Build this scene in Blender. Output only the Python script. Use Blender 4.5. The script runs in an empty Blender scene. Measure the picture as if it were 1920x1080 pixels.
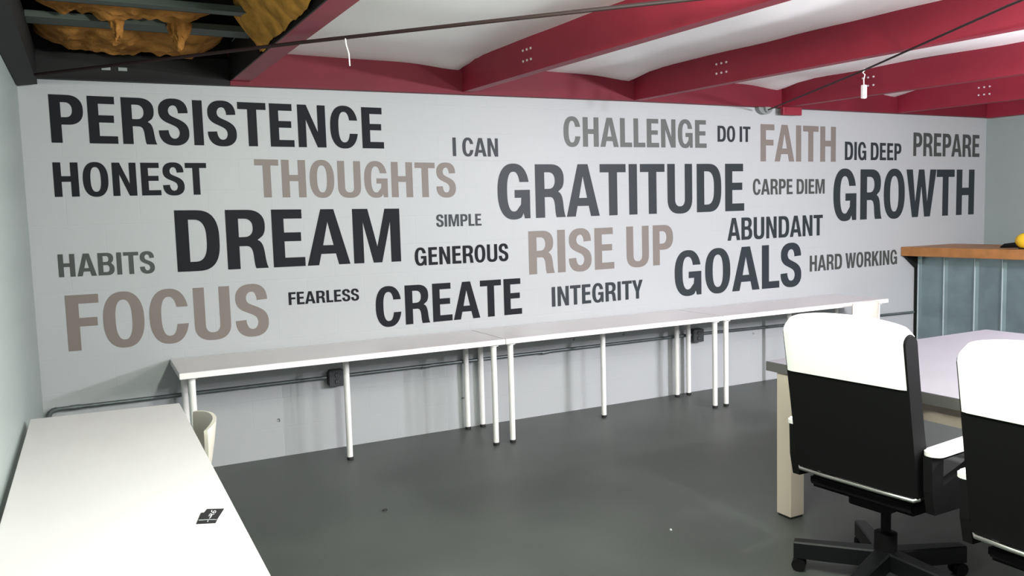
import bpy, bmesh, math, random
from mathutils import Vector, Matrix, noise
random.seed(4)
S = bpy.context.scene
COL = S.collection
PI = math.pi

# ------------------------------------------------------------------ camera
F_PX = 1533.22
CAM = Vector((0.3008, -5.5604, 1.5869))
yaw, pitch, roll = 0.4765, -0.0887, -0.0283
cy, sy, cp, sp = math.cos(yaw), math.sin(yaw), math.cos(pitch), math.sin(pitch)
FW = Vector((sy*cp, cy*cp, sp)); r0 = Vector((cy, -sy, 0)); u0 = r0.cross(FW)
RT = math.cos(roll)*r0 + math.sin(roll)*u0
UP = -math.sin(roll)*r0 + math.cos(roll)*u0
cd = bpy.data.cameras.new('camera'); cam = bpy.data.objects.new('camera', cd); COL.objects.link(cam)
cd.sensor_width = 36; cd.lens = 36*F_PX/1920; cd.clip_start = 0.05
m = Matrix.Identity(4)
for i in range(3):
    m[i][0], m[i][1], m[i][2], m[i][3] = RT[i], UP[i], -FW[i], CAM[i]
cam.matrix_world = m
S.camera = cam

# ------------------------------------------------------------------ light
S.view_settings.view_transform = 'Standard'; S.view_settings.look = 'None'
S.view_settings.gamma = 1; S.view_settings.use_curve_mapping = False
S.view_settings.exposure = 1.66
w = bpy.data.worlds.new('world'); S.world = w; w.use_nodes = True
w.node_tree.nodes['Background'].inputs[0].default_value = (.9, 1, .97, 1)
w.node_tree.nodes['Background'].inputs[1].default_value = 0.05

def lamp(name, loc, watts, color, radius=.06):
    l = bpy.data.lights.new(name, 'POINT'); l.energy = watts; l.color = color; l.shadow_soft_size = radius
    o = bpy.data.objects.new(name, l); COL.objects.link(o); o.location = loc
# two tube lamps below the roof and an added ceiling fill, three sources each
for yy in (-3.4, -3.95, -4.5):
    lamp('tube_lamp_near_table', (1.50, yy, 2.29), 22, (.92, 1, .89))
for yy in (-4.2, -4.9, -5.6):
    lamp('tube_lamp_far_bay', (5.6, yy, 1.98), 84, (.93, .915, 1))
for yy in (-4.15, -4.8, -5.45):
    lamp('ceiling_fill_middle_bay', (3.55, yy, 1.98), 19, (.97, .97, .97))  # added fill to brighten the ceiling, no lamp known in this bay

# ------------------------------------------------------------------ materials
def s2l(c):
    return tuple(((v/255)/12.92 if v/255 <= .04045 else ((v/255+.055)/1.055)**2.4) for v in c)
def mat(name, col, rough=.5, metal=0, spec=.5, noise_amt=0, noise_scale=8, bump=0, bump_scale=60, coat=0):
    m = bpy.data.materials.new(name); m.use_nodes = True
    nt = m.node_tree; b = nt.nodes['Principled BSDF']
    b.inputs['Base Color'].default_value = (*col, 1); b.inputs['Roughness'].default_value = rough
    b.inputs['Metallic'].default_value = metal; b.inputs['Specular IOR Level'].default_value = spec
    b.inputs['Coat Weight'].default_value = coat
    tc = nt.nodes.new('ShaderNodeTexCoord')
    if noise_amt:
        n = nt.nodes.new('ShaderNodeTexNoise'); n.inputs['Scale'].default_value = noise_scale; n.inputs['Detail'].default_value = 5
        nt.links.new(tc.outputs['Object'], n.inputs['Vector'])
        r = nt.nodes.new('ShaderNodeValToRGB')
        r.color_ramp.elements[0].position = .3; r.color_ramp.elements[1].position = .7
        r.color_ramp.elements[0].color = (*[max(0, c*(1-noise_amt)) for c in col], 1)
        r.color_ramp.elements[1].color = (*[min(1, c*(1+noise_amt)) for c in col], 1)
        nt.links.new(n.outputs['Fac'], r.inputs['Fac']); nt.links.new(r.outputs['Color'], b.inputs['Base Color'])
    if bump:
        n2 = nt.nodes.new('ShaderNodeTexNoise'); n2.inputs['Scale'].default_value = bump_scale; n2.inputs['Detail'].default_value = 4
        nt.links.new(tc.outputs['Object'], n2.inputs['Vector'])
        bp = nt.nodes.new('ShaderNodeBump'); bp.inputs['Strength'].default_value = bump; bp.inputs['Distance'].default_value = .01
        nt.links.new(n2.outputs['Fac'], bp.inputs['Height']); nt.links.new(bp.outputs['Normal'], b.inputs['Normal'])
    return m

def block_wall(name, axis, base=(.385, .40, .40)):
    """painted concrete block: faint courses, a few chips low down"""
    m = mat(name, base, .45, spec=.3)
    nt = m.node_tree; b = nt.nodes['Principled BSDF']
    tc = nt.nodes.new('ShaderNodeTexCoord'); sx = nt.nodes.new('ShaderNodeSeparateXYZ'); cx = nt.nodes.new('ShaderNodeCombineXYZ')
    nt.links.new(tc.outputs['Object'], sx.inputs[0])
    nt.links.new(sx.outputs[axis], cx.inputs[0]); nt.links.new(sx.outputs[2], cx.inputs[1])
    br = nt.nodes.new('ShaderNodeTexBrick')
    br.inputs['Scale'].default_value = 1; br.inputs['Brick Width'].default_value = .4; br.inputs['Row Height'].default_value = .2
    br.inputs['Mortar Size'].default_value = .004; br.inputs['Mortar Smooth'].default_value = .6
    br.inputs['Color1'].default_value = br.inputs['Color2'].default_value = (1, 1, 1, 1); br.inputs['Mortar'].default_value = (.55, .55, .55, 1)
    nt.links.new(cx.outputs[0], br.inputs['Vector'])
    n = nt.nodes.new('ShaderNodeTexNoise'); n.inputs['Scale'].default_value = 35; n.inputs['Detail'].default_value = 4
    nt.links.new(cx.outputs[0], n.inputs['Vector'])
    ad = nt.nodes.new('ShaderNodeMath'); ad.operation = 'MULTIPLY_ADD'; ad.inputs[1].default_value = .35
    nt.links.new(n.outputs['Fac'], ad.inputs[0]); nt.links.new(br.outputs['Color'], ad.inputs[2])
    bp = nt.nodes.new('ShaderNodeBump'); bp.inputs['Strength'].default_value = .22; bp.inputs['Distance'].default_value = .004
    nt.links.new(ad.outputs[0], bp.inputs['Height']); nt.links.new(bp.outputs['Normal'], b.inputs['Normal'])
    # chips in the paint
    vo = nt.nodes.new('ShaderNodeTexVoronoi'); vo.inputs['Scale'].default_value = 4.2
    nt.links.new(cx.outputs[0], vo.inputs['Vector'])
    lt = nt.nodes.new('ShaderNodeMath'); lt.operation = 'LESS_THAN'; lt.inputs[1].default_value = .06
    nt.links.new(vo.outputs['Distance'], lt.inputs[0])
    low = nt.nodes.new('ShaderNodeMath'); low.operation = 'LESS_THAN'; low.inputs[1].default_value = .62
    nt.links.new(sx.outputs[2], low.inputs[0])
    n3 = nt.nodes.new('ShaderNodeTexNoise'); n3.inputs['Scale'].default_value = 90
    nt.links.new(cx.outputs[0], n3.inputs['Vector'])
    g3 = nt.nodes.new('ShaderNodeMath'); g3.operation = 'GREATER_THAN'; g3.inputs[1].default_value = .5
    nt.links.new(n3.outputs['Fac'], g3.inputs[0])
    m1 = nt.nodes.new('ShaderNodeMath'); m1.operation = 'MULTIPLY'; m2 = nt.nodes.new('ShaderNodeMath'); m2.operation = 'MULTIPLY'
    nt.links.new(lt.outputs[0], m1.inputs[0]); nt.links.new(low.outputs[0], m1.inputs[1])
    nt.links.new(m1.outputs[0], m2.inputs[0]); nt.links.new(g3.outputs[0], m2.inputs[1])
    mx = nt.nodes.new('ShaderNodeMix'); mx.data_type = 'RGBA'
    mx.inputs['A'].default_value = (*base, 1); mx.inputs['B'].default_value = (.09, .10, .09, 1)
    nt.links.new(m2.outputs[0], mx.inputs['Factor']); nt.links.new(mx.outputs['Result'], b.inputs['Base Color'])
    return m

M = dict(
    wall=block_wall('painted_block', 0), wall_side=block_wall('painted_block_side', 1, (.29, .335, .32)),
    floor=mat('painted_concrete_floor', (.066, .073, .066), .42, spec=.35, noise_amt=.16, noise_scale=1.6, bump=.05, bump_scale=180),
    ink=mat('black_vinyl', (.010, .011, .014), .6, spec=.12),
    slate=mat('charcoal_sheen_vinyl', (.020, .026, .030), .5, spec=.25),  # lighter than the black vinyl: GRATITUDE's reflection is put in the colour
    dgrey=mat('dark_grey_vinyl', (.05, .055, .05), .5, spec=.3),
    mgrey=mat('grey_vinyl', (.095, .102, .095), .5, spec=.3),
    taupe=mat('taupe_vinyl', (.175, .15, .132), .5, spec=.3),
    laminate=mat('white_laminate', (.66, .63, .625), .3, spec=.5, noise_amt=.02, noise_scale=3),
    edge=mat('white_edge_band', (.82, .80, .76), .45),
    legwhite=mat('white_powder_coat', (.80, .79, .75), .35),
    rubber=mat('black_rubber', (.012, .012, .012), .6),
    steel=mat('galvanised_conduit', (.16, .18, .18), .42, metal=.7, noise_amt=.15, noise_scale=20),
    boxmetal=mat('dark_outlet_box', (.05, .055, .055), .5, metal=.3),
    boxface=mat('outlet_face', (.03, .03, .03), .5),
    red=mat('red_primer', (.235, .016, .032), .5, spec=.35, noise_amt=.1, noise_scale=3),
    red_shaded=mat('shaded_red_primer', (.135, .009, .018), .55, spec=.25, noise_amt=.1, noise_scale=3),  # the red primer darkened, the eave beam's shade is in the colour
    fibre_shaded=mat('shaded_glass_fibre', (.33, .15, .04), .95, spec=.05, noise_amt=.45, noise_scale=9, bump=.8, bump_scale=45),  # same fibre as the flap, darkened to hold the shade on the batts
    dark_and_shaded=mat('dark_and_shaded_steel', (.010, .010, .0095), .6, spec=.2),  # dark counter parts; on the open-bay steel this colour holds the shade
    deck=mat('dark_roof_deck', (.05, .065, .055), .6),
    blanket=mat('white_vinyl_insulation_facing', (.90, .89, .87), .34, spec=.5, bump=.12, bump_scale=9),
    fibre=mat('yellow_glass_fibre', (.47, .235, .05), .95, spec=.05, noise_amt=.45, noise_scale=9, bump=.8, bump_scale=45),
    rod=mat('dark_brace_rod', (.022, .012, .012), .6, metal=.0, spec=.2),
    bolt=mat('bright_bolt', (.75, .72, .72), .4, metal=.3),
    string=mat('white_string', (.75, .72, .70), .7),
    tagm=mat('white_tag', (.80, .74, .76), .6),
    stub=mat('grey_metal', (.22, .24, .23), .5, metal=.3),
    conf=mat('pale_grey_laminate', (.185, .18, .195), .5, spec=.25, noise_amt=.03, noise_scale=4),
    confedge=mat('grey_edge_band', (.13, .125, .12), .5, spec=.2),
    cream=mat('cream_lacquer', (.60, .52, .42), .4),
    leather=mat('black_leather', (.007, .007, .007), .7, spec=.06),
    whiteplas=mat('white_chair_cap', (.86, .84, .80), .4),
    blackplas=mat('black_plastic', (.007, .007, .007), .6, spec=.1),
    gloss=mat('black_gloss_base', (.007, .007, .008), .4, spec=.2),
    chrome=mat('polished_aluminium', (.80, .79, .74), .25, metal=1),
    shell=mat('cream_plastic_shell', (.66, .63, .53), .4),
    wood=mat('stained_wood', (.36, .155, .045), .45, noise_amt=.25, noise_scale=7),
    sheet=mat('galvanised_sheet', (.25, .33, .335), .34, metal=.7, noise_amt=.12, noise_scale=5),
    seam=mat('bright_galvanised_seam', (.62, .70, .70), .35, metal=.6),
    yellow=mat('yellow_plastic', (.80, .50, .02), .4),
    cardm=mat('black_card', (.012, .011, .013), .45),
    cardprint=mat('white_card_print', (.8, .8, .8), .6),
    debris=mat('black_scrap', (.01, .01, .01), .7),
    crumb=mat('white_scrap', (.8, .8, .78), .7),
)

# ------------------------------------------------------------------ helpers
def link(name, me, material, parent=None, smooth=False, loc=None):
    o = bpy.data.objects.new(name, me); COL.objects.link(o)
    me.materials.clear(); me.materials.append(material)
    if smooth:
        for p in me.polygons: p.use_smooth = True
        me.set_sharp_from_angle(angle=math.radians(38))
    if parent: o.parent = parent
    if loc: o.location = loc
    return o
def obj(name, bm, material, parent=None, smooth=False, label=None):
    bmesh.ops.recalc_face_normals(bm, faces=bm.faces[:])
    me = bpy.data.meshes.new(name); bm.to_mesh(me); bm.free()
    o = link(name, me, material, parent, smooth)
    if label: o['label'] = label
    return o
def tag(o, label, cat, group=None):
    o['label'] = label; o['category'] = cat
    if group: o['group'] = group
    return o
def thing(name, label, cat, loc=(0, 0, 0), rz=0, group=None):
    o = bpy.data.objects.new(name, None); COL.objects.link(o); o.empty_display_size = .1
    o.location = loc; o.rotation_euler = (0, 0, rz)
    return tag(o, label, cat, group)
def struct(o):
    o['kind'] = 'structure'; return o
def dup(root, loc, rz, label, group=None):
    r = root.copy(); COL.objects.link(r); r.location = loc; r.rotation_euler = (0, 0, rz); r['label'] = label
    if group: r['group'] = group
    for ch in list(root.children):
        c = ch.copy(); COL.objects.link(c); c.parent = r
        for g in list(ch.children):
            d = g.copy(); COL.objects.link(d); d.parent = c
    return r
def box(bm, x0, x1, y0, y1, z0, z1, bev=0, seg=2):
    v = [bm.verts.new(p) for p in ((x0,y0,z0),(x1,y0,z0),(x1,y1,z0),(x0,y1,z0),(x0,y0,z1),(x1,y0,z1),(x1,y1,z1),(x0,y1,z1))]
    fs = [bm.faces.new([v[i] for i in f]) for f in ((3,2,1,0),(4,5,6,7),(0,1,5,4),(1,2,6,5),(2,3,7,6),(3,0,4,7))]
    if bev:
        es = list({e for f in fs for e in f.edges})
        bmesh.ops.bevel(bm, geom=es, offset=bev, segments=seg, profile=.5, affect='EDGES')
    return bm
def prism(bm, poly, fn, a, b):
    """extrude 2-D poly; fn(u,v,t) -> xyz for t=a and t=b"""
    A = [bm.verts.new(fn(u, v, a)) for u, v in poly]; B = [bm.verts.new(fn(u, v, b)) for u, v in poly]
    n = len(poly)
    bm.faces.new(A[::-1]); bm.faces.new(B)
    for i in range(n): bm.faces.new((A[i], A[(i+1) % n], B[(i+1) % n], B[i]))
    return bm
def tube(bm, pts, r, seg=12, cap=True):
    pts = [Vector(p) for p in pts]; rings = []; n0 = None
    for i, p in enumerate(pts):
        d = (pts[min(i+1, len(pts)-1)]-pts[max(i-1, 0)]).normalized()
        if n0 is None: n0 = d.orthogonal().normalized()
        n0 = (n0-d*n0.dot(d)).normalized(); b = d.cross(n0)
        rr = r[i] if isinstance(r, (list, tuple)) else r
        rings.append([bm.verts.new(p+rr*(math.cos(2*PI*k/seg)*n0+math.sin(2*PI*k/seg)*b)) for k in range(seg)])
    for a, b in zip(rings, rings[1:]):
        for k in range(seg): bm.faces.new((a[k], a[(k+1) % seg], b[(k+1) % seg], b[k]))
    if cap: bm.faces.new(rings[0][::-1]); bm.faces.new(rings[-1])
    return bm
def lathe(bm, prof, seg=20, o=(0, 0, 0)):
    tube(bm, [Vector(o)+Vector((0, 0, z)) for r, z in prof], [r for r, z in prof], seg); return bm
def B(): return bmesh.new()

# ------------------------------------------------------------------ room shell
XR, YF = 8.98, -8.2          # right wall, front wall (behind the camera)
def wtop(x):                 # underside of the eave beam along the long wall
    return 2.452+.03*min(1, max(0, x-.1)/4.2)
struct(obj('floor', box(B(), -.2, XR+.2, YF-.2, .2, -.1, 0), M['floor']))
struct(obj('wall_back', box(B(), -.2, XR+.2, 0, .2, 0, 2.50), M['wall']))
struct(obj('trim_1', box(B(), -.2, XR+.2, 0, .2, 2.5005, 2.9995), M['dark_and_shaded']))
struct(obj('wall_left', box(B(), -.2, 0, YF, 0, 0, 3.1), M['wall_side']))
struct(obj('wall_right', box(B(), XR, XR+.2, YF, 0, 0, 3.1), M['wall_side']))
struct(obj('wall_front', box(B(), -.2, XR+.2, YF-.2, YF, 0, 3.1), M['wall']))
# sagging white insulation facing: dips between the roof beams
RAFT = [1.17, 2.78, 4.30, 5.92, 7.47]
SLOPE = .025
def beam_z(y): return 2.487+SLOPE*y
BH = .215
bm = B()
NX, NY = 120, 60
grid = []
for j in range(NY+1):
    y = -.02+(YF+.02)*j/NY
    row = []
    for i in range(NX+1):
        x = 1.20+(XR-1.20)*i/NX
        k = max([q for q in RAFT if q <= x], default=RAFT[0]); nx = min([q for q in RAFT if q > x], default=9.0)
        t = (x-k)/(nx-k)
        sag = .045*math.sin(PI*t)**1.3
        edge = min(1, (-y)/.9)
        z = beam_z(y)+BH-sag*(.35+.65*edge)+.012*noise.noise((x*1.2, y*1.7, 0))-.012*(1-edge)
        dc = math.hypot(nx-x, y)          # the facing drapes into the corner of beam and wall
        z -= .06*math.exp(-(dc/.3)**2)
        row.append(bm.verts.new((x, y, z)))
    grid.append(row)
for j in range(NY):
    for i in range(NX): bm.faces.new((grid[j][i], grid[j][i+1], grid[j+1][i+1], grid[j+1][i]))
g2 = bmesh.ops.extrude_face_region(bm, geom=bm.faces[:])
for v in [e for e in g2['geom'] if isinstance(e, bmesh.types.BMVert)]: v.co.z += .06
struct(obj('ceiling', bm, M['blanket'], smooth=True))
struct(obj('ceiling_deck', box(B(), -.2, XR+.2, YF-.2, .2, 3.0, 3.1), M['deck']))

# eave beams on top of the long wall
bm = B()
prof = [(1.1705, wtop(1.17)), (4.3, wtop(4.3)), (XR-.002, wtop(9)), (XR-.002, 2.70), (1.1705, 2.70)]
prism(bm, prof, lambda u, v, t: (u, t, v), -.062, -.002)
tag(obj('eave_beam', bm, M['red_shaded']), 'long red steel beam running along the top of the lettered wall', 'beam')
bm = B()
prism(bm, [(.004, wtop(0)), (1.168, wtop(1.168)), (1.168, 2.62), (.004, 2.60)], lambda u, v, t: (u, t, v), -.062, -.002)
lb = tag(obj('eave_beam', bm, M['dark_and_shaded']), 'steel beam, shade put in its dark colour, on the wall top above PERSISTENCE', 'beam')  # shade of the open bay painted as near-black
for k, (dx) in enumerate((.44, .53)):
    obj('bolt', box(B(), dx, dx+.05, -.07, -.062, 2.512, 2.534, .003), M['stub'], lb)
# beam along the left wall, the open bay's shade put in its colour
bm = B(); prism(bm, [(.004, 2.40), (.105, 2.415), (.105, 2.62), (.004, 2.62)], lambda u, v, t: (u, t, v+SLOPE*t*.3), -6.5, -.064)
tag(obj('wall_beam', bm, M['dark_and_shaded']), 'steel beam in a shade-dark colour along the top of the left wall', 'beam')

def roof_beam(x, flange, label, web_mat, bolts_y=None, y1=-.064):
    t = thing('roof_beam', label, 'beam', (x, y1, beam_z(y1)), 0, 'red roof beams')
    L = -7.2-y1
    def sl(poly, ):
        b = B(); prism(b, poly, lambda u, v, q: (u, q, v+SLOPE*q), 0, L); return b
    obj('web', sl([(0, 0), (.008, 0), (.008, BH), (0, BH)]), web_mat, t)
    obj('bottom_flange', sl([(.0085, 0), (flange, 0), (flange, .02), (flange-.005, .02), (flange-.005, .007), (.0085, .007)]), M['red'], t)
    obj('top_flange', sl([(.0085, BH-.007), (flange, BH-.007), (flange, BH), (.0085, BH)]), web_mat, t)
    if bolts_y:
        for yy in (-.05, 0, .05):
            for zz in (.075, .14):
                b = B(); y = bolts_y+yy
                tube(b, [(-.006, y-y1, zz+SLOPE*(y-y1)), (0.0, y-y1, zz+SLOPE*(y-y1))], .0075, 8)
                obj('bolt', b, M['bolt'], t)
    return t
roof_beam(1.17, .12, 'leftmost red roof beam, beside the open insulation', M['dark_and_shaded'])  # red beam, its unlit web coloured near-black
roof_beam(2.78, .075, 'red roof beam meeting the wall above I CAN', M['red'], -1.05)
roof_beam(4.30, .075, 'red roof beam meeting the wall above CHALLENGE', M['red'], -1.09)
roof_beam(5.92, .075, 'red roof beam meeting the wall above FAITH, behind the hanging tag', M['red'], -.98)
roof_beam(7.47, .075, 'red roof beam meeting the wall above PREPARE', M['red'], -.94)
bm = B(); prism(bm, [(XR-.1, 2.475), (XR-.002, 2.475), (XR-.002, 2.70), (XR-.1, 2.70)], lambda u, v, t: (u, t, v+SLOPE*t*.4), -7, -.064)
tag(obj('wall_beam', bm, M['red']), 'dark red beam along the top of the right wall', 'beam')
# bracket and rod anchor under the eave beam
bm = B(); box(bm, 5.90, 6.13, -.10, -.064, 2.415, 2.485, .004); box(bm, 5.93, 6.10, -.105, -.1, 2.43, 2.47, .002)
tag(obj('beam_bracket', bm, M['red']), 'small red bracket hanging below the eave beam above FAITH', 'bracket')
bm = B(); prism(bm, [(5.74+.085*math.cos(-PI*k/14), 2.4805+.06*math.sin(-PI*k/14)) for k in range(15)], lambda u, v, q: (u, q, v), -.05, -.002); prism(bm, [(5.74+.03*math.cos(-PI*k/8), 2.4805+.045*math.sin(-PI*k/8)) for k in range(9)], lambda u, v, q: (u, q, v), -.075, -.0505)
tag(obj('rod_anchor', bm, M['stub'], smooth=False), 'grey metal rod anchor at the wall top above DO IT', 'anchor')

# brace rods
def rod(pts, label, r=.006):
    return tag(obj('brace_rod', tube(B(), pts, r, 8), M['rod'], smooth=True), label, 'rod', 'diagonal brace rods')
rod([(.11, -.39, 2.415), (1.235, -1.657, 2.415), (2.282, -2.849, 2.40), (4.0, -4.8, 2.36)], 'dark brace rod crossing under the leftmost red beam', .009)
rod([(5.62, -.20, 2.435), (4.61, -2.016, 2.415), (3.76, -3.42, 2.395), (2.9, -4.9, 2.36)], 'dark brace rod with a white tag tied to it')
bm = B(); tube(bm, [(1.40, -1.852, 2.412), (1.402, -1.853, 2.38), (1.412, -1.856, 2.34), (1.414, -1.856, 2.285)], .003, 6)
tag(obj('string', bm, M['string']), 'short white string hanging from the brace rod near the left beam', 'string')
t = thing('hanging_tag', 'white tag dangling on a string from the right brace rod', 'tag', (4.61, -2.016, 2.408))
bm = B(); tube(bm, [(0, 0, .016), (.012, 0, .01), (-.012, 0, -.008), (0.008, 0, -.02), (-.002, 0, -.05), (0, 0, -.085)], .0035, 6); obj('cord', bm, M['string'], t)
bm = B(); box(bm, -.016, .016, -.012, .012, -.165, -.082, .006); obj('tag_body', bm, M['tagm'], t)

# exposed insulation bay in the upper left corner
for (y, z0, lab) in ((-.80, 2.60, 'dark roof joist between the two exposed insulation batts'), (-1.36, 2.585, 'dark roof joist in front of the exposed insulation batts')):
    t = thing('roof_joist', lab, 'joist', (.106, y, z0), 0, 'dark joists in the open bay')
    obj('web', box(B(), 0, 1.06, 0, .01, 0, .2), M['dark_and_shaded'], t)  # web near-black as well, the bay's shade in its colour
    fw = .15 if y > -1 else .07
    bm = box(B(), 0, 1.06, -fw, -.0005, 0, .008); box(bm, 0, 1.06, -fw, -fw+.008, .0085, .03)
    obj('flange', bm, M['deck'], t)
def batt(x0, x1, y0, y1, z, sag, label, seed, thick=.12):
    bm = B(); nx, ny = 60, 30; g = []
    for j in range(ny+1):
        r = []
        for i in range(nx+1):
            a, b = i/nx, j/ny
            x = x0+(x1-x0)*a; y = y0+(y1-y0)*b
            n = noise.fractal((x*5+seed, y*5, seed*.7), 1, 2, 4)
            e = min(1, min(a, 1-a)*6)*min(1, min(b, 1-b)*5)
            zz = z-sag*e**.6+.035*n*e+.02*noise.noise((x*22, y*22, seed))*e
            r.append(bm.verts.new((x+.02*noise.noise((y*9, seed, 0)), y+.02*noise.noise((x*9, 0, seed)), zz)))
        g.append(r)
    for j in range(ny):
        for i in range(nx): bm.faces.new((g[j][i], g[j][i+1], g[j+1][i+1], g[j+1][i]))
    ex = bmesh.ops.extrude_face_region(bm, geom=bm.faces[:])
    for v in [e for e in ex['geom'] if isinstance(e, bmesh.types.BMVert)]: v.co.z = z+thick
    return tag(obj('insulation_batt', bm, M['fibre_shaded'], smooth=True), label, 'insulation', 'exposed insulation batts')
batt(.115, 1.10, -.785, -.066, 2.70, .105, 'yellow insulation batt nearest the lettered wall, sagging', 1)
b2 = batt(.115, .965, -1.285, -.965, 2.70, .085, 'long yellow insulation batt behind the roof joist nearest the camera', 5)
# torn tufts hanging past the joist
def tuft(x, y, z, rx, rz, seed):
    bm = B(); bmesh.ops.create_icosphere(bm, subdivisions=4, radius=1)
    for v in bm.verts:
        n = noise.fractal((v.co.x*2+seed, v.co.y*2, v.co.z*2), 1, 2, 3)
        v.co *= 1+.35*n
        tp = .55+.45*(v.co.z*.5+.5)
        v.co = Vector((x+v.co.x*rx*tp, y+v.co.y*.05, z+v.co.z*rz))
    obj('tuft', bm, M['fibre_shaded'], b2, smooth=True)
tuft(.50, -.985, 2.605, .045, .085, 3)
tuft(.79, -.985, 2.59, .065, .105, 8)
# loose flap against the leftmost beam
bm = B(); nx, ny = 24, 60; g = []
for j in range(ny+1):
    r = []
    for i in range(nx+1):
        a, b = i/nx, j/ny
        y = -.97-1.55*b
        x = 1.01+.155*a-.02*b+.02*noise.noise((y*5, a*3, 2))
        z = 2.69-.215*a**.8+.045*noise.fractal((x*4, y*3.2, 4), 1, 2, 3)+SLOPE*y*.6
        if b < .1: z += (.1-b)*.8
        r.append(bm.verts.new((min(x, 1.162), y, z)))
    g.append(r)
for j in range(ny):
    for i in range(nx): bm.faces.new((g[j][i], g[j][i+1], g[j+1][i+1], g[j+1][i]))
ex = bmesh.ops.extrude_face_region(bm, geom=bm.faces[:])
for v in [e for e in ex['geom'] if isinstance(e, bmesh.types.BMVert)]: v.co.z += .09
tag(obj('insulation_flap', bm, M['fibre'], smooth=True), 'loose yellow insulation flap drooping beside the leftmost red beam', 'insulation')

# ------------------------------------------------------------------ lettering
def bez(p, q, r, s, n=10):
    o = []
    for k in range(1, n+1):
        t = k/n; a = (1-t)**3; b = 3*t*(1-t)**2; c = 3*t*t*(1-t); d = t**3
        o.append((a*p[0]+b*q[0]+c*r[0]+d*s[0], a*p[1]+b*q[1]+c*r[1]+d*s[1]))
    return o
def sup(cx, cy, rx, ry, e=2.5, n=200):
    o = []
    for k in range(n):
        t = 2*PI*k/n; c, s = math.cos(t), math.sin(t)
        o.append((cx+rx*math.copysign(abs(c)**(2/e), c), cy+ry*math.copysign(abs(s)**(2/e), s)))
    return o
def arcsup(cx, cy, rx, ry, a0, a1, e=2.4, n=18):
    o = []
    for k in range(n+1):
        t = math.radians(a0+(a1-a0)*k/n); c, s = math.cos(t), math.sin(t)
        o.append((cx+rx*math.copysign(abs(c)**(2/e), c), cy+ry*math.copysign(abs(s)**(2/e), s)))
    return o
def stroke(path, wf):
    L, R = [], []
    for i, p in enumerate(path):
        a = path[max(i-1, 0)]; b = path[min(i+1, len(path)-1)]
        dx, dy = b[0]-a[0], b[1]-a[1]; l = math.hypot(dx, dy) or 1
        nx, ny = -dy/l, dx/l; wd = wf(nx, ny)/2
        L.append((p[0]+nx*wd, p[1]+ny*wd)); R.append((p[0]-nx*wd, p[1]-ny*wd))
    return L+R[::-1]
def cut(pts, keep):
    """longest run of points that satisfy keep (cyclic)"""
    n = len(pts); st = next(i for i in range(n) if keep(pts[i]) and not keep(pts[i-1]))
    o = []
    i = st
    while keep(pts[i % n]) and len(o) < n: o.append(pts[i % n]); i += 1
    return o
s_ = .2
O_out = sup(.335, .5, .335, .515, 2.35); O_in = sup(.335, .5, .137, .365, 2.5)
def xat(pts, y, right=True):   # x of the right side at height y
    best = None
    for a, b in zip(pts, pts[1:]+pts[:1]):
        if (a[1]-y)*(b[1]-y) <= 0 and a[1] != b[1]:
            x = a[0]+(b[0]-a[0])*(y-a[1])/(b[1]-a[1])
            if best is None or x > best: best = x
    return best
def c_glyph():
    yt, yb = .665, .345
    o = cut(O_out, lambda p: not (p[0] > .45 and yb < p[1] < yt)); i = cut(O_in, lambda p: not (p[0] > .35 and yb < p[1] < yt))
    return [[(xat(O_out, yt), yt)]+o+[(xat(O_out, yb), yb), (xat(O_in, yb), yb)]+i[::-1]+[(xat(O_in, yt), yt)]]
def g_glyph():
    yt = .675
    o = cut(O_out, lambda p: not (p[0] > .50 and p[1] < yt)); i = cut(O_in, lambda p: not (p[0] > .42 and p[1] < yt) and not (p[0] > .35 and .3 < p[1] < yt))
    return [[(xat(O_out, yt), yt)]+o+[(.535, .10), (.56, 0), (.68, 0), (.68, .53), (.355, .53), (.355, .385), (.495, .385), (.485, .26)]+i[::-1]+[(xat(O_in, yt), yt)]]
def s_glyph():
    p = [(.505, .70)]
    p += bez((.505, .70), (.505, .86), (.43, .94), (.31, .94)) + bez((.31, .94), (.19, .94), (.107, .86), (.107, .745))
    p += bez((.107, .745), (.107, .60), (.2, .565), (.31, .515)) + bez((.31, .515), (.43, .46), (.515, .41), (.515, .265))
    p += bez((.515, .265), (.515, .14), (.43, .06), (.31, .06)) + bez((.31, .06), (.18, .06), (.097, .15), (.097, .315))
    return [stroke(p, lambda nx, ny: .15*ny*ny+.195*nx*nx+.03*abs(nx*ny))]
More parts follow.
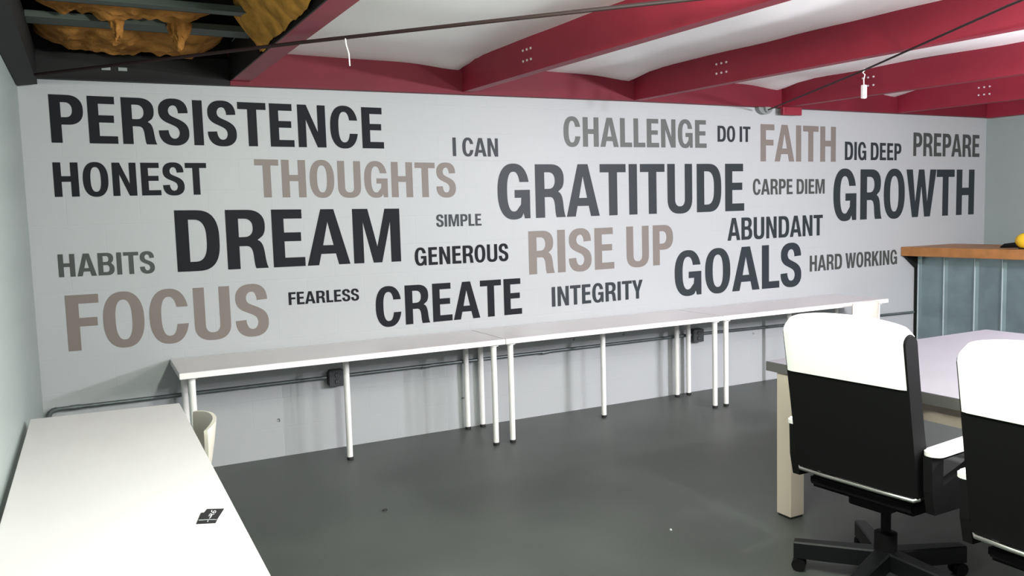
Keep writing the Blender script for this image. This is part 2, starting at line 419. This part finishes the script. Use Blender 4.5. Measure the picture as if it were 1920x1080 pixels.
GL = {
 'I': (.2, .065, .065, [[(0,0),(0,1),(.2,1),(.2,0)]]),
 'H': (.64, .065, .065, [[(0,0),(0,1),(s_,1),(s_,.6),(.44,.6),(.44,1),(.64,1),(.64,0),(.44,0),(.44,.435),(s_,.435),(s_,0)]]),
 'E': (.54, .065, .03, [[(0,0),(0,1),(.51,1),(.51,.84),(s_,.84),(s_,.6),(.485,.6),(.485,.445),(s_,.445),(s_,.16),(.54,.16),(.54,0)]]),
 'F': (.52, .065, .01, [[(0,0),(0,1),(.52,1),(.52,.84),(s_,.84),(s_,.585),(.485,.585),(.485,.43),(s_,.43),(s_,0)]]),
 'L': (.5, .065, .01, [[(0,0),(0,1),(s_,1),(s_,.16),(.5,.16),(.5,0)]]),
 'T': (.62, .012, .012, [[(.21,0),(.21,.84),(0,.84),(0,1),(.62,1),(.62,.84),(.41,.84),(.41,0)]]),
 'N': (.65, .065, .065, [[(0,0),(0,1),(.205,1),(.462,.36),(.462,1),(.65,1),(.65,0),(.445,0),(.188,.65),(.188,0)]]),
 'M': (.88, .065, .065, [[(0,0),(0,1),(.28,1),(.44,.30),(.60,1),(.88,1),(.88,0),(.695,0),(.695,.76),(.52,0),(.36,0),(.185,.76),(.185,0)]]),
 'A': (.76, .005, .005, [[(0,0),(.265,1),(.495,1),(.76,0),(.555,0),(.508,.2),(.248,.2),(.2,0)], [(.286,.355),(.378,.775),(.472,.355)]]),
 'K': (.68, .065, .005, [[(0,0),(0,1),(.2,1),(.2,.61),(.44,1),(.66,1),(.40,.59),(.68,0),(.45,0),(.265,.41),(.2,.30),(.2,0)]]),
 'Y': (.68, .005, .005, [[(.24,0),(.24,.39),(0,1),(.22,1),(.34,.59),(.46,1),(.68,1),(.44,.39),(.44,0)]]),
 'W': (1.0, .005, .005, [[(0,1),(.205,1),(.3,.31),(.41,1),(.59,1),(.7,.31),(.795,1),(1,1),(.8,0),(.605,0),(.5,.66),(.395,0),(.2,0)]]),
 'O': (.67, .045, .045, [O_out, O_in]),
 'C': (.67, .045, .035, c_glyph()),
 'G': (.68, .045, .055, g_glyph()),
 'S': (.61, .03, .03, s_glyph()),
 'U': (.65, .06, .06, [[(0,1),(0,.3)]+arcsup(.325,.3,.325,.315,180,360,2.5)+[(.65,1),(.455,1),(.455,.29)]+arcsup(.325,.29,.13,.155,360,180,2.4)+[(.195,1)]]),
 'D': (.67, .065, .045, [[(0,0),(0,1)]+arcsup(.30,.5,.37,.5,90,-90,2.7,30), [(.2,.155),(.2,.845)]+arcsup(.27,.5,.20,.345,90,-90,2.7,24)]),
 'P': (.61, .065, .02, [[(0,0),(0,1)]+arcsup(.31,.69,.30,.31,90,-90,2.4,24)+[(.2,.38),(.2,0)], [(.2,.535),(.2,.845)]+arcsup(.28,.69,.13,.155,90,-90,2.3,16)]),
 'R': (.66, .065, .02, [[(0,0),(0,1)]+arcsup(.33,.725,.30,.275,90,-35,2.4,18)+[(.50,.485)]+bez((.50,.485),(.645,.43),(.585,.16),(.66,0))+[(.455,0)]+bez((.455,0),(.405,.14),(.46,.385),(.32,.385))+[(.2,.385),(.2,0)], [(.2,.54),(.2,.85)]+arcsup(.29,.695,.14,.155,90,-90,2.3,16)]),
 'B': (.65, .065, .035, [[(0,0),(0,1)]+arcsup(.34,.755,.28,.245,90,-50,2.4,16)+arcsup(.36,.275,.29,.275,55,-90,2.4,18), [(.2,.595),(.2,.855)]+arcsup(.32,.725,.11,.13,90,-90,2.3,12), [(.2,.145),(.2,.45)]+arcsup(.33,.2975,.125,.1525,90,-90,2.3,14)]),
}
def on_wall(px, py):
    d = FW+RT*((px-960)/F_PX)-UP*((py-540)/F_PX)
    t = -CAM.y/d.y
    p = CAM+d*t
    return p.x, p.z
def word(text, quad, material, label):
    """quad: where the word's TL BL TR BR corners stand on the wall"""
    polys, x = [], 0
    for ch in text:
        if ch == ' ': x += .27; continue
        wd, l, r, ps = GL[ch]
        if x > 0: x += l
        for p in ps: polys.append([(u+x, v) for u, v in p])
        x += wd+r
    last = GL[text[-1]]; W = x-last[2]
    (ax, az), (bx, bz), (cx_, cz), (dx_, dz) = quad
    x0 = (ax+bx)/2; x1 = (cx_+dx_)/2
    cu = bpy.data.curves.new('word', 'CURVE'); cu.dimensions = '2D'; cu.fill_mode = 'BOTH'; cu.extrude = .0008
    for p in polys:
        sp_ = cu.splines.new('POLY'); sp_.points.add(len(p)-1); sp_.use_cyclic_u = True
        for k, (u, v) in enumerate(p): sp_.points[k].co = (u, v, 0, 1)
    tmp = bpy.data.objects.new('tmp', cu); COL.objects.link(tmp)
    me = bpy.data.meshes.new_from_object(tmp, depsgraph=bpy.context.evaluated_depsgraph_get())
    bpy.data.objects.remove(tmp); bpy.data.curves.remove(cu)
    for v in me.vertices:
        f = v.co.x/W; top = az+(cz-az)*f; bot = bz+(dz-bz)*f
        v.co = Vector((x0+(x1-x0)*f, -.0012-v.co.z, bot+(top-bot)*v.co.y))
    me.flip_normals()
    o = link('wall_lettering', me, material)
    ox, oz = x0, min(bz, dz)
    for v in me.vertices: v.co -= Vector((ox, 0, oz))
    o.location = (ox, 0, oz)
    tag(o, label, 'lettering', 'motivational words on the wall')
WORDS = [
 ('PERSISTENCE', ((89.5,176.5),(97.5,267.5),(716.3,202.4),(721.1,278.7)), 'ink', 'large black word PERSISTENCE at the top left of the wall'),
 ('HONEST', ((97.8,304.4),(103.3,369.3),(386.2,305.6),(389.5,364.7)), 'ink', 'black word HONEST under PERSISTENCE'),
 ('THOUGHTS', ((476,298.4),(480.5,370.3),(852.9,306),(855.1,369.5)), 'taupe', 'taupe word THOUGHTS to the right of HONEST'),
 ('DREAM', ((325.6,394.4),(334,510),(748.2,391.1),(752.2,490)), 'ink', 'large black word DREAM in the middle left of the wall'),
 ('HABITS', ((107.1,477.1),(111.6,520),(288.5,471),(290.8,511.8)), 'dgrey', 'dark word HABITS above FOCUS'),
 ('FOCUS', ((120.6,554.4),(130,659),(499.4,532),(505.6,627)), 'taupe', 'large taupe word FOCUS at the lower left of the wall'),
 ('FEARLESS', ((540,548.3),(542,572),(672.5,541),(673.3,563)), 'ink', 'small black word FEARLESS between FOCUS and CREATE'),
 ('CREATE', ((703.2,539),(705.8,614),(977,521.3),(979,588)), 'ink', 'black word CREATE just above the tabletop'),
 ('GENEROUS', ((776.5,465),(778.5,498.5),(952,456.5),(953.5,489)), 'ink', 'small black word GENEROUS to the right of DREAM'),
 ('SIMPLE', ((817,402.5),(818.5,425.5),(902.2,400.7),(902.9,422.9)), 'slate', 'small dark word SIMPLE above GENEROUS'),
 ('I CAN', ((847.8,257.8),(849.3,292.7),(933.3,259.6),(934,293.8)), 'slate', 'small dark words I CAN to the right of PERSISTENCE'),
 ('GRATITUDE', ((932.4,308.3),(933.4,411.3),(1395.8,307),(1394.4,395)), 'slate', 'largest word on the wall, GRATITUDE, its reflection put in the charcoal tone'),
 ('CHALLENGE', ((1056.5,218.6),(1056.5,274.7),(1324.9,225.5),(1324.3,277.4)), 'mgrey', 'grey word CHALLENGE above GRATITUDE'),
 ('DO IT', ((1345,235.6),(1345.5,265.8),(1407.2,237.7),(1406.5,266.3)), 'slate', 'small black words DO IT between CHALLENGE and FAITH'),
 ('FAITH', ((1426.8,232.5),(1425,302.5),(1567.5,238),(1566.3,303.3)), 'taupe', 'taupe word FAITH near the top right of the wall'),
 ('DIG DEEP', ((1584.3,265.5),(1583.8,300),(1690,269.2),(1689.5,300.7)), 'slate', 'small black words DIG DEEP above GROWTH'),
 ('PREPARE', ((1712.5,248.3),(1712.5,292.5),(1837.5,253.3),(1835.5,294.5)), 'dgrey', 'dark grey word PREPARE at the top right of the wall'),
 ('CARPE DIEM', ((1411.5,335.5),(1411.5,365.5),(1546.3,335.8),(1545.8,363)), 'dgrey', 'small dark grey words CARPE DIEM left of GROWTH'),
 ('GROWTH', ((1564,317.4),(1561,414.4),(1827.5,318),(1825,401.8)), 'slate', 'large dark word GROWTH at the right end of the wall'),
 ('ABUNDANT', ((1364.5,409),(1363.3,451.5),(1543,402.5),(1542,441)), 'slate', 'dark word ABUNDANT above GOALS'),
 ('RISE UP', ((990.6,433.8),(992.3,515),(1262.8,420.8),(1261,495.3)), 'taupe', 'pale taupe words RISE UP under GRATITUDE'),
 ('GOALS', ((1265.5,472),(1264.3,556),(1502,455),(1502,535.5)), 'slate', 'large dark word GOALS above the right-hand wall table'),
 ('INTEGRITY', ((1034,538.4),(1035,575.3),(1205.3,524.1),(1204.8,559)), 'slate', 'dark word INTEGRITY under RISE UP'),
 ('HARD WORKING', ((1518.8,479.5),(1517.5,509.5),(1682,468),(1681.5,495)), 'dgrey', 'small dark grey words HARD WORKING beside the wooden counter end'),
]
for tx, q, mk, lab in WORDS:
    word(tx, [on_wall(*p) for p in q], M[mk], lab)

# ------------------------------------------------------------------ conduit and outlets
ZC = .508
cond = thing('conduit', 'grey metal conduit running along the wall under the tables', 'pipe', (0, 0, 0))
pts = [(.030, -.028, .445), (.030, -.028, .470), (.036, -.028, .490), (.050, -.028, .502), (.075, -.028, ZC)]
obj('elbow', tube(B(), pts, .015, 12), M['steel'], cond, True)
bm = B(); tube(bm, [(.075, -.028, ZC), (1.70, -.028, ZC+.002)], .0125, 12); tube(bm, [(1.83, -.028, ZC+.002), (4.89, -.028, ZC+.004)], .0125, 12); tube(bm, [(5.01, -.028, ZC+.004), (7.80, -.028, ZC-.03)], .0125, 12)
obj('pipe', bm, M['steel'], cond, True)
for x in (.14, 2.4, 3.4, 6.2, 7.0):
    obj('coupling', tube(B(), [(x, -.028, ZC), (x+.06, -.028, ZC)], .0155, 12), M['steel'], cond, True)
def outlet(x, label):
    t = thing('outlet_box', label, 'electrical outlet', (x, -.002, .502), 0, 'outlet boxes on the conduit')
    bm = B(); prism(bm, [(-.058, -.04), (-.042, -.058), (.042, -.058), (.058, -.04), (.058, .04), (.042, .058), (-.042, .058), (-.058, .04)], lambda u, v, q: (u, q, v), -.052, 0)
    obj('box', bm, M['boxmetal'], t)
    obj('cover', box(B(), -.055, .055, -.058, -.0525, -.055, .055, .002), M['boxmetal'], t)
    for z in (-.022, .022):
        bm = B(); tube(bm, [(0, -.0585, z), (0, -.063, z)], [.018, .017], 16)
        f = obj('socket', bm, M['boxface'], t)
        bm = B(); box(bm, -.008, -.005, -.0645, -.0632, z-.005, z+.006); box(bm, .005, .008, -.0645, -.0632, z-.005, z+.006)
        obj('slot', bm, M['stub'], f)
outlet(1.766, 'dark outlet box under the left-hand wall table')
outlet(4.95, 'dark outlet box behind the legs under the right-hand wall table')

# ------------------------------------------------------------------ wall tables
def leg(t, x, y, H, r=.02):
    bm = B(); lathe(bm, [(r+.016, H-.004), (r+.016, H-.009), (r+.001, H-.012), (r, H-.05), (r*.97, .02)], 20, (x, y, 0))
    o = obj('leg', bm, M['legwhite'], t, True)
    bm = B(); lathe(bm, [(r*.97, .0195), (r*1.08, .017), (r*1.08, .002), (r*.9, 0)], 20, (x, y, 0)); obj('foot', bm, M['rubber'], o, True)
def table(name, x0, x1, y0, y1, z, th, legs, label, group, skew=0):
    t = thing(name, label, 'table', (x0, y1, 0), 0, group)
    w_, d_ = x1-x0, y1-y0
    bm = B()
    poly = [(0.0015, -d_), (w_-.0015, -d_), (w_-.0015, -skew), (0.0015, 0)]
    prism(bm, poly, lambda u, v, q: (u, v+.0015 if v > -.2 else v+.0015, q), z-th, z)
    bmesh.ops.bevel(bm, geom=[e for e in bm.edges], offset=.0018, segments=2, affect='EDGES')
    obj('tabletop', bm, M['laminate'], t)
    # front edge band
    obj('edge_band', box(B(), .001, w_-.001, -d_-.0012, -d_, z-th+.002, z-.002), M['edge'], t)
    for lx, ly in legs: leg(t, lx-x0, ly-y1, z-th)
    return t
G = 'white tables along the lettered wall'
table('wall_table', .715, 2.803, -.592, -.012, .74, .036, [(.785,-.535),(.785,-.07),(1.757,-.325),(2.73,-.55),(2.742,-.05)], 'left-hand white table against the wall, under CREATE', G)
table('wall_table', 2.807, 4.745, -.592, -.012, .74, .036, [(2.86,-.55),(2.866,-.045),(3.782,-.318),(4.69,-.557),(4.692,-.079)], 'middle white table against the wall, under INTEGRITY', G)
table('wall_table', 4.749, 6.69, -.592, -.012, .74, .036, [(4.806,-.557),(4.825,-.07),(5.75,-.318),(6.60,-.55),(6.62,-.07)], 'right-hand white table against the wall, behind the office chair', G)
table('desk', .021, .641, -3.95, -1.375, .74, .036, [(.07,-1.44),(.585,-1.50),(.07,-3.88),(.585,-3.88),(.585,-2.7)], 'white desk in the left foreground against the left wall', None, skew=.04)

# cards on the desk
def card(pts, z, label, mark):
    t = thing('card', label, 'card', (0, 0, 0), 0, 'black cards on the desk')
    bm = B(); prism(bm, pts, lambda u, v, q: (u, v, q), z, z+.0012); obj('card_stock', bm, M['cardm'], t)
    if mark:
        bm = B()
        for st in mark:
            tube(bm, [(x, y, z+.0014) for x, y in st], .0009, 5)
        obj('print', bm, M['cardprint'], t, label='white hand-drawn marks')
    return t
def P(px, py):     # a point of the desk top (z=.7412) under a photo position
    d = FW+RT*((px-960)/F_PX)-UP*((py-540)/F_PX); q = CAM+d*((.7412-CAM.z)/d.z); return (q.x, q.y)
def cpx(c): return [P(340+x/12, 920+y/12) for x, y in c]
card(cpx([(330,745),(440,497),(900,470),(770,722)]), .7401, 'black card lying underneath the other black card on the desk',
     [cpx([(602,672),(590,705)])])
card(cpx([(395,668),(520,490),(575,420),(962,410),(800,660)]), .7414, 'black card with white scrawl on top of the other card',
     [cpx([(390,676),(600,664),(790,662)]), cpx([(690,455),(675,485),(700,500),(712,492)]), cpx([(712,520),(735,470),(765,458),(778,478),(760,512),(722,514)]),
      cpx([(625,548),(650,545),(668,525),(680,555)]), cpx([(690,545),(740,546)]), cpx([(610,580),(650,575),(690,560)]), cpx([(690,560),(665,600),(632,635)])])

# ------------------------------------------------------------------ floor scraps
bm = B(); bmesh.ops.create_icosphere(bm, subdivisions=2, radius=.011)
for v in bm.verts: v.co = Vector((v.co.x*1.4, v.co.y, max(v.co.z*.5, -.003)))*(1+.5*noise.noise(v.co*150))
bmesh.ops.translate(bm, verts=bm.verts, vec=(1.648, -1.364, .0035)); tag(obj('scrap', bm, M['debris']), 'tiny black scrap lying on the grey floor', 'scrap')
bm = B(); bmesh.ops.create_icosphere(bm, subdivisions=2, radius=.006)
for v in bm.verts: v.co *= 1+.4*noise.noise(v.co*200)
bmesh.ops.translate(bm, verts=bm.verts, vec=(2.785, -2.399, .005)); tag(obj('scrap', bm, M['crumb']), 'tiny white crumb lying on the grey floor', 'scrap')

# ------------------------------------------------------------------ conference table
t = thing('conference_table', 'large pale conference table with thick square cream legs behind the office chairs', 'table', (3.375, -2.445, 0))
LX, LY, ZT, TH = 1.83, 2.5, .80, .05
obj('tabletop', box(B(), 0, LX, -LY, 0, ZT-.004, ZT, .0015), M['conf'], t)
obj('edge_band', box(B(), 0, LX, -LY, 0, ZT-TH, ZT-.0045, .001), M['confedge'], t, label='grey edge band')
bm = B()
a0 = .05
box(bm, a0, a0+.022, -LY+.15, -.15, ZT-TH-.085, ZT-TH-.0005); box(bm, LX-a0-.022, LX-a0, -LY+.15, -.15, ZT-TH-.085, ZT-TH-.0005)
box(bm, .13, LX-.13, -.085, -.063, ZT-TH-.085, ZT-TH-.0005); box(bm, .13, LX-.13, -LY+.063, -LY+.085, ZT-TH-.085, ZT-TH-.0005)
obj('apron', bm, M['cream'], t)
for x, y in ((.01, -.16), (LX-.115, -.145), (.02, -LY+.05), (LX-.115, -LY+.05)):
    l = obj('leg', box(B(), x, x+.095, y, y+.095, .012, ZT-TH-.0005, .004), M['cream'], t)
    obj('foot', box(B(), x+.006, x+.089, y+.006, y+.089, 0, .0118), M['rubber'], l)

# ------------------------------------------------------------------ office chairs
def office_chair(loc, rz, label):
    t = thing('office_chair', label, 'office chair', loc, rz, 'black and white office chairs')
    HW = .272
    def prof(y, off=0.0):
        """closed side profile (x,z) of the backrest, counter-clockwise from rear bottom going up the rear"""
        f = min(1, abs(y)/HW); top = 1.158-.032*f**2.4-.018*max(0, f-.88)/.12
        p = []
        rear = lambda z: -.220-.108*((z-.48)/.65)
        front = lambda z: -.10-.148*(max(0, z-.48)/.65)**.62
        n = 14
        for k in range(n+1):
            z = .485+(top-.035-.485)*k/n; p.append((rear(z), z))
        xr, xf = rear(top-.035), front(top-.035)
        for k in range(1, 8):
            a = PI-PI*k/8; p.append(((xr+xf)/2+(xf-xr)/2*-math.cos(PI-a) if False else (xr+xf)/2+(xf-xr)/2*math.cos(a), top-.035+.035*math.sin(a)))
        for k in range(n+1):
            z = top-.035-(top-.035-.485)*k/n; p.append((front(z), z))
        return p
    bm = B(); N = 24; rings = []
    for j in range(N+1):
        y = -HW+2*HW*j/N
        sh = .006*max(0, abs(y)/HW-.9)/.1      # eased side edge
        pr_ = prof(y); cx_ = sum(q[0] for q in pr_)/len(pr_)
        rings.append([bm.verts.new((x+(cx_-x)*sh*6, y, z)) for x, z in pr_])
    k = len(rings[0])
    for a, b in zip(rings, rings[1:]):
        for i in range(k): bm.faces.new((a[i], a[(i+1) % k], b[(i+1) % k], b[i]))
    bm.faces.new(rings[0][::-1]); bm.faces.new(rings[-1])
    back = obj('backrest', bm, M['leather'], t, True)
    # white cap hugging the upper rear and the top
    bm = B(); rings = []
    CW = HW-.007
    for j in range(N+1):
        y = -CW+2*CW*j/N
        pr_ = prof(y)
        n1 = 14+8
        xr = lambda z: -.220-.108*((z-.48)/.65)
        zt_ = pr_[14][1]
        pts = [(xr(.908+(zt_-.908)*q/8), .908+(zt_-.908)*q/8) for q in range(9)]+pr_[15:n1+1]
        f = min(1, abs(y)/CW); o = .0075 if f < .93 else .0075-.005*(f-.93)/.07
        out = []
        for i, q in enumerate(pts):
            a = pts[max(i-1, 0)]; b = pts[min(i+1, len(pts)-1)]
            dx, dz = b[0]-a[0], b[1]-a[1]; l = math.hypot(dx, dz); out.append((q[0]-dz/l*o, q[1]+dx/l*o))
        rings.append([bm.verts.new((x, y, z)) for x, z in out]+[bm.verts.new((q[0]-.0008, y, q[1]+.0005)) for q in pts[::-1]])
    k = min(len(r) for r in rings)
    for a, b in zip(rings, rings[1:]):
        for i in range(k): bm.faces.new((a[i], a[(i+1) % k], b[(i+1) % k], b[i]))
    bm.faces.new(rings[0][::-1]); bm.faces.new(rings[-1])
    obj('back_cap', bm, M['whiteplas'], t, True, 'white cap over the upper back')
    # aluminium strip along the lower back edge
    bm = B(); tube(bm, [(-.205, -HW*.99, .482), (-.222, -HW*.94, .475), (-.226, -HW*.5, .474), (-.226, HW*.5, .474), (-.222, HW*.94, .475), (-.205, HW*.99, .482)], .0085, 10)
    obj('trim_strip', bm, M['chrome'], t, True, 'bright aluminium strip')
    # seat
    bm = B(); prism(bm, [(-.19, .395), (.25, .38), (.285, .405), (.265, .435), (-.19, .45)], lambda u, v, q: (u, q, v), -.24, .24)
    bmesh.ops.bevel(bm, geom=[e for e in bm.edges], offset=.015, segments=3, affect='EDGES')
    obj('seat', bm, M['leather'], t, True)
    # arms: closed loops
    for s in (-1, 1):
        y0, y1 = (s*.285, s*.320) if s > 0 else (s*.320, s*.285)
        bm = B()
        outer = [(-.215, .655), (.10, .655), (.125, .63), (.12, .56), (.09, .47), (.03, .42), (-.19, .43), (-.21, .52)]
        inner = [(-.14, .635), (.055, .635), (.066, .625), (.066, .583), (.04, .576), (0, .566), (-.07, .55), (-.14, .533)]
        A0 = [bm.verts.new((x, y0, z)) for x, z in outer]; A1 = [bm.verts.new((x, y1, z)) for x, z in outer]
        I0 = [bm.verts.new((x, y0, z)) for x, z in inner]; I1 = [bm.verts.new((x, y1, z)) for x, z in inner]
        for i in range(8):
            q = (i+1) % 8
            bm.faces.new((A0[i], A0[q], A1[q], A1[i])); bm.faces.new((I0[q], I0[i], I1[i], I1[q]))
            bm.faces.new((A0[q], A0[i], I0[i], I0[q])); bm.faces.new((A1[i], A1[q], I1[q], I1[i]))
        fr = obj('arm_frame', bm, M['blackplas'], t)
        bm = B(); c = []
        yc = s*.309; L0, L1, hw = -.215, .135, .036
        for k in range(24):
            a = 2*PI*k/24; cx_, sn = math.cos(a), math.sin(a)
            c.append(((L1-hw if cx_ > 0 else L0+hw)+hw*cx_, yc+hw*sn))
        prism(bm, c, lambda u, v, q: (u, v, q), .6555, .678)
        bmesh.ops.bevel(bm, geom=[e for e in bm.edges if abs(e.verts[0].co.z-e.verts[1].co.z) < 1e-6 and e.verts[0].co.z > .67], offset=.007, segments=3, affect='EDGES')
        obj('arm_pad', bm, M['whiteplas'], fr, False, 'white arm pad')
    # mechanism, column, star base
    obj('mechanism', box(B(), -.13, .13, -.09, .09, .345, .398, .01), M['blackplas'], t)
    bm = B(); lathe(bm, [(.045, .1), (.045, .22), (.02, .225), (.02, .345)], 18); obj('gas_column', bm, M['blackplas'], t, True)
    for k in range(5):
        a = math.radians(121.7)+2*PI*k/5
        ca, sa = math.cos(a), math.sin(a)
        bm = B()
        L = [(0.0, .036, .075, .150), (.12, .034, .070, .144), (.24, .030, .064, .138), (.365, .027, .060, .132)]
        rr = []
        for d, hw, z0, z1 in L:
            rr.append([bm.verts.new((d*ca-q*sa, d*sa+q*ca, z)) for q, z in ((-hw, z0), (hw, z0), (hw, z1-.006), (hw-.006, z1), (-hw+.006, z1), (-hw, z1-.006))])
        for p_, q_ in zip(rr, rr[1:]):
            for i in range(6): bm.faces.new((p_[i], p_[(i+1) % 6], q_[(i+1) % 6], q_[i]))
        bm.faces.new(rr[0][::-1]); bm.faces.new(rr[-1])
        lg = obj('base_leg', bm, M['gloss'], t)
        bm = B()
        cx_, cy_ = .345*ca, .345*sa
        for q in (-.018, .018):
            tube(bm, [(cx_-(q-.009)*sa, cy_+(q-.009)*ca, .029), (cx_-(q+.009)*sa, cy_+(q+.009)*ca, .029)], .029, 18)
        tube(bm, [(cx_, cy_, .03), (cx_, cy_, .068)], .008, 10)
        obj('caster', bm, M['blackplas'], lg)
    return t
c1 = office_chair((3.19, -3.315, 0), math.radians(5), 'office chair with white back cap, in front of the conference table corner leg')
dup(c1, (3.09, -4.165, 0), 0, 'office chair with white back cap, cut off by the right edge of the photo')

# ------------------------------------------------------------------ shell chairs
def shell_chair(loc, rz, label):
    """faces +x"""
    t = thing('shell_chair', label, 'chair', loc, rz, 'white shell chairs')
    bm = B(); NU, NV = 28, 20
    path = [(.22, .435), (.18, .45), (.05, .445), (-.10, .44), (-.17, .455), (-.205, .50), (-.222, .56), (-.238, .64), (-.25, .722)]
    def pt(u):
        f = u*(len(path)-1); i = min(int(f), len(path)-2); q = f-i
        a, b = path[i], path[i+1]; return a[0]+(b[0]-a[0])*q, a[1]+(b[1]-a[1])*q
    g = []
    for i in range(NU+1):
        u = i/NU; x, z = pt(u); r = []
        bk = max(0, (u-.5)/.5)
        hw = .215+.008*bk
        if u > .95: hw *= 1-.05*((u-.95)/.05)**2
        for j in range(NV+1):
            v = -1+2*j/NV
            bend = .062*bk**.7*abs(v)**2.2
            dish = .018*(1-bk)*abs(v)**2
            r.append(bm.verts.new((x+bend, v*hw, z+dish+(-.012*bk*abs(v)**3))))
        g.append(r)
    for i in range(NU):
        for j in range(NV): bm.faces.new((g[i][j], g[i][j+1], g[i+1][j+1], g[i+1][j]))
    bmesh.ops.recalc_face_normals(bm, faces=bm.faces[:])
    bmesh.ops.solidify(bm, geom=bm.faces[:], thickness=.016)
    obj('seat_shell', bm, M['shell'], t, True)
    bm = B(); box(bm, -.12, .12, -.12, .12, .405, .427, .004); obj('under_frame', bm, M['legwhite'], t)
    for sx in (-1, 1):
        for sy_ in (-1, 1):
            bm = B(); tube(bm, [(sx*.10, sy_*.10, .41), (sx*.15, sy_*.15, .38), (sx*.19, sy_*.185, .012)], .011, 12)
            l = obj('leg', bm, M['legwhite'], t, True)
            bm = B(); tube(bm, [(sx*.19, sy_*.185, .0115), (sx*.1905, sy_*.1855, 0)], .0125, 12); obj('foot', bm, M['rubber'], l)
    return t
sc = shell_chair((.514, -1.70, 0), PI, 'cream shell chair tucked under the left foreground desk')
far = dup(sc, (6.25, -.53, 0), math.radians(88), 'pale shell chair standing at the far end of the right-hand wall table')
far.scale = (1, .72, 1.06)

# ------------------------------------------------------------------ counter
XC = 7.84
ct = thing('counter', 'galvanised metal bar counter with a thick wooden top by the far corner', 'counter', (XC, -.004, 0))
CL = 3.0
obj('counter_top', box(B(), -.215, .62, -CL, 0, 1.065, 1.155, .004), M['wood'], ct)
obj('frame', box(B(), .03, .5, -CL+.02, -.004, .002, 1.0645), M['dark_and_shaded'], ct)
ys = [-.0]; seams = [-.045, -.33, -.648, -.916, -1.22, -1.52, -1.82, -2.12, -2.42, -2.72, -CL+.02]
for a, b in zip(seams, seams[1:]):
    bm = B(); n = 10
    # shallow pan between seams
    poly = [(.0, a-.004), (.012, a-.03), (.012, b+.03), (0, b+.004), (.024, b+.004), (.024, a-.004)]
    prism(bm, poly, lambda u, v, q: (u, v, q), .004, 1.064); obj('sheet_panel', bm, M['sheet'], ct)
for a in seams[:-1]:
    obj('seam', box(B(), -.012, .020, a-.0035, a+.0035, .004, 1.064, .001), M['seam'], ct, label='bright standing seam')
obj('corner_post', box(B(), -.006, .029, -.038, -.002, .004, 1.064), M['dark_and_shaded'], ct)
bm = B(); prism(bm, [(-.19, 1.064), (-.008, 1.064), (-.008, .93)], lambda u, v, q: (u, q, v), -.036, -.004); obj('bracket', bm, M['dark_and_shaded'], ct)

# yellow tool on the counter
t = thing('hand_tool', 'yellow and black hand tool lying on the wooden counter top', 'tool', (7.76, -1.10, 1.155))
bm = B(); bmesh.ops.create_uvsphere(bm, u_segments=24, v_segments=14, radius=1)
for v in bm.verts: v.co = Vector((v.co.x*.055, -.075+v.co.y*.10, .074+v.co.z*.072))
obj('body', bm, M['yellow'], t, True)
bm = B(); tube(bm, [(0, -.01, .032), (0, .03, .034), (0, .12, .026), (0, .16, .012)], [.022, .024, .020, .006], 14); obj('nozzle', bm, M['blackplas'], t, True)
bm = B(); box(bm, -.03, .03, -.13, -.02, 0, .012, .003); obj('foot', bm, M['blackplas'], t)
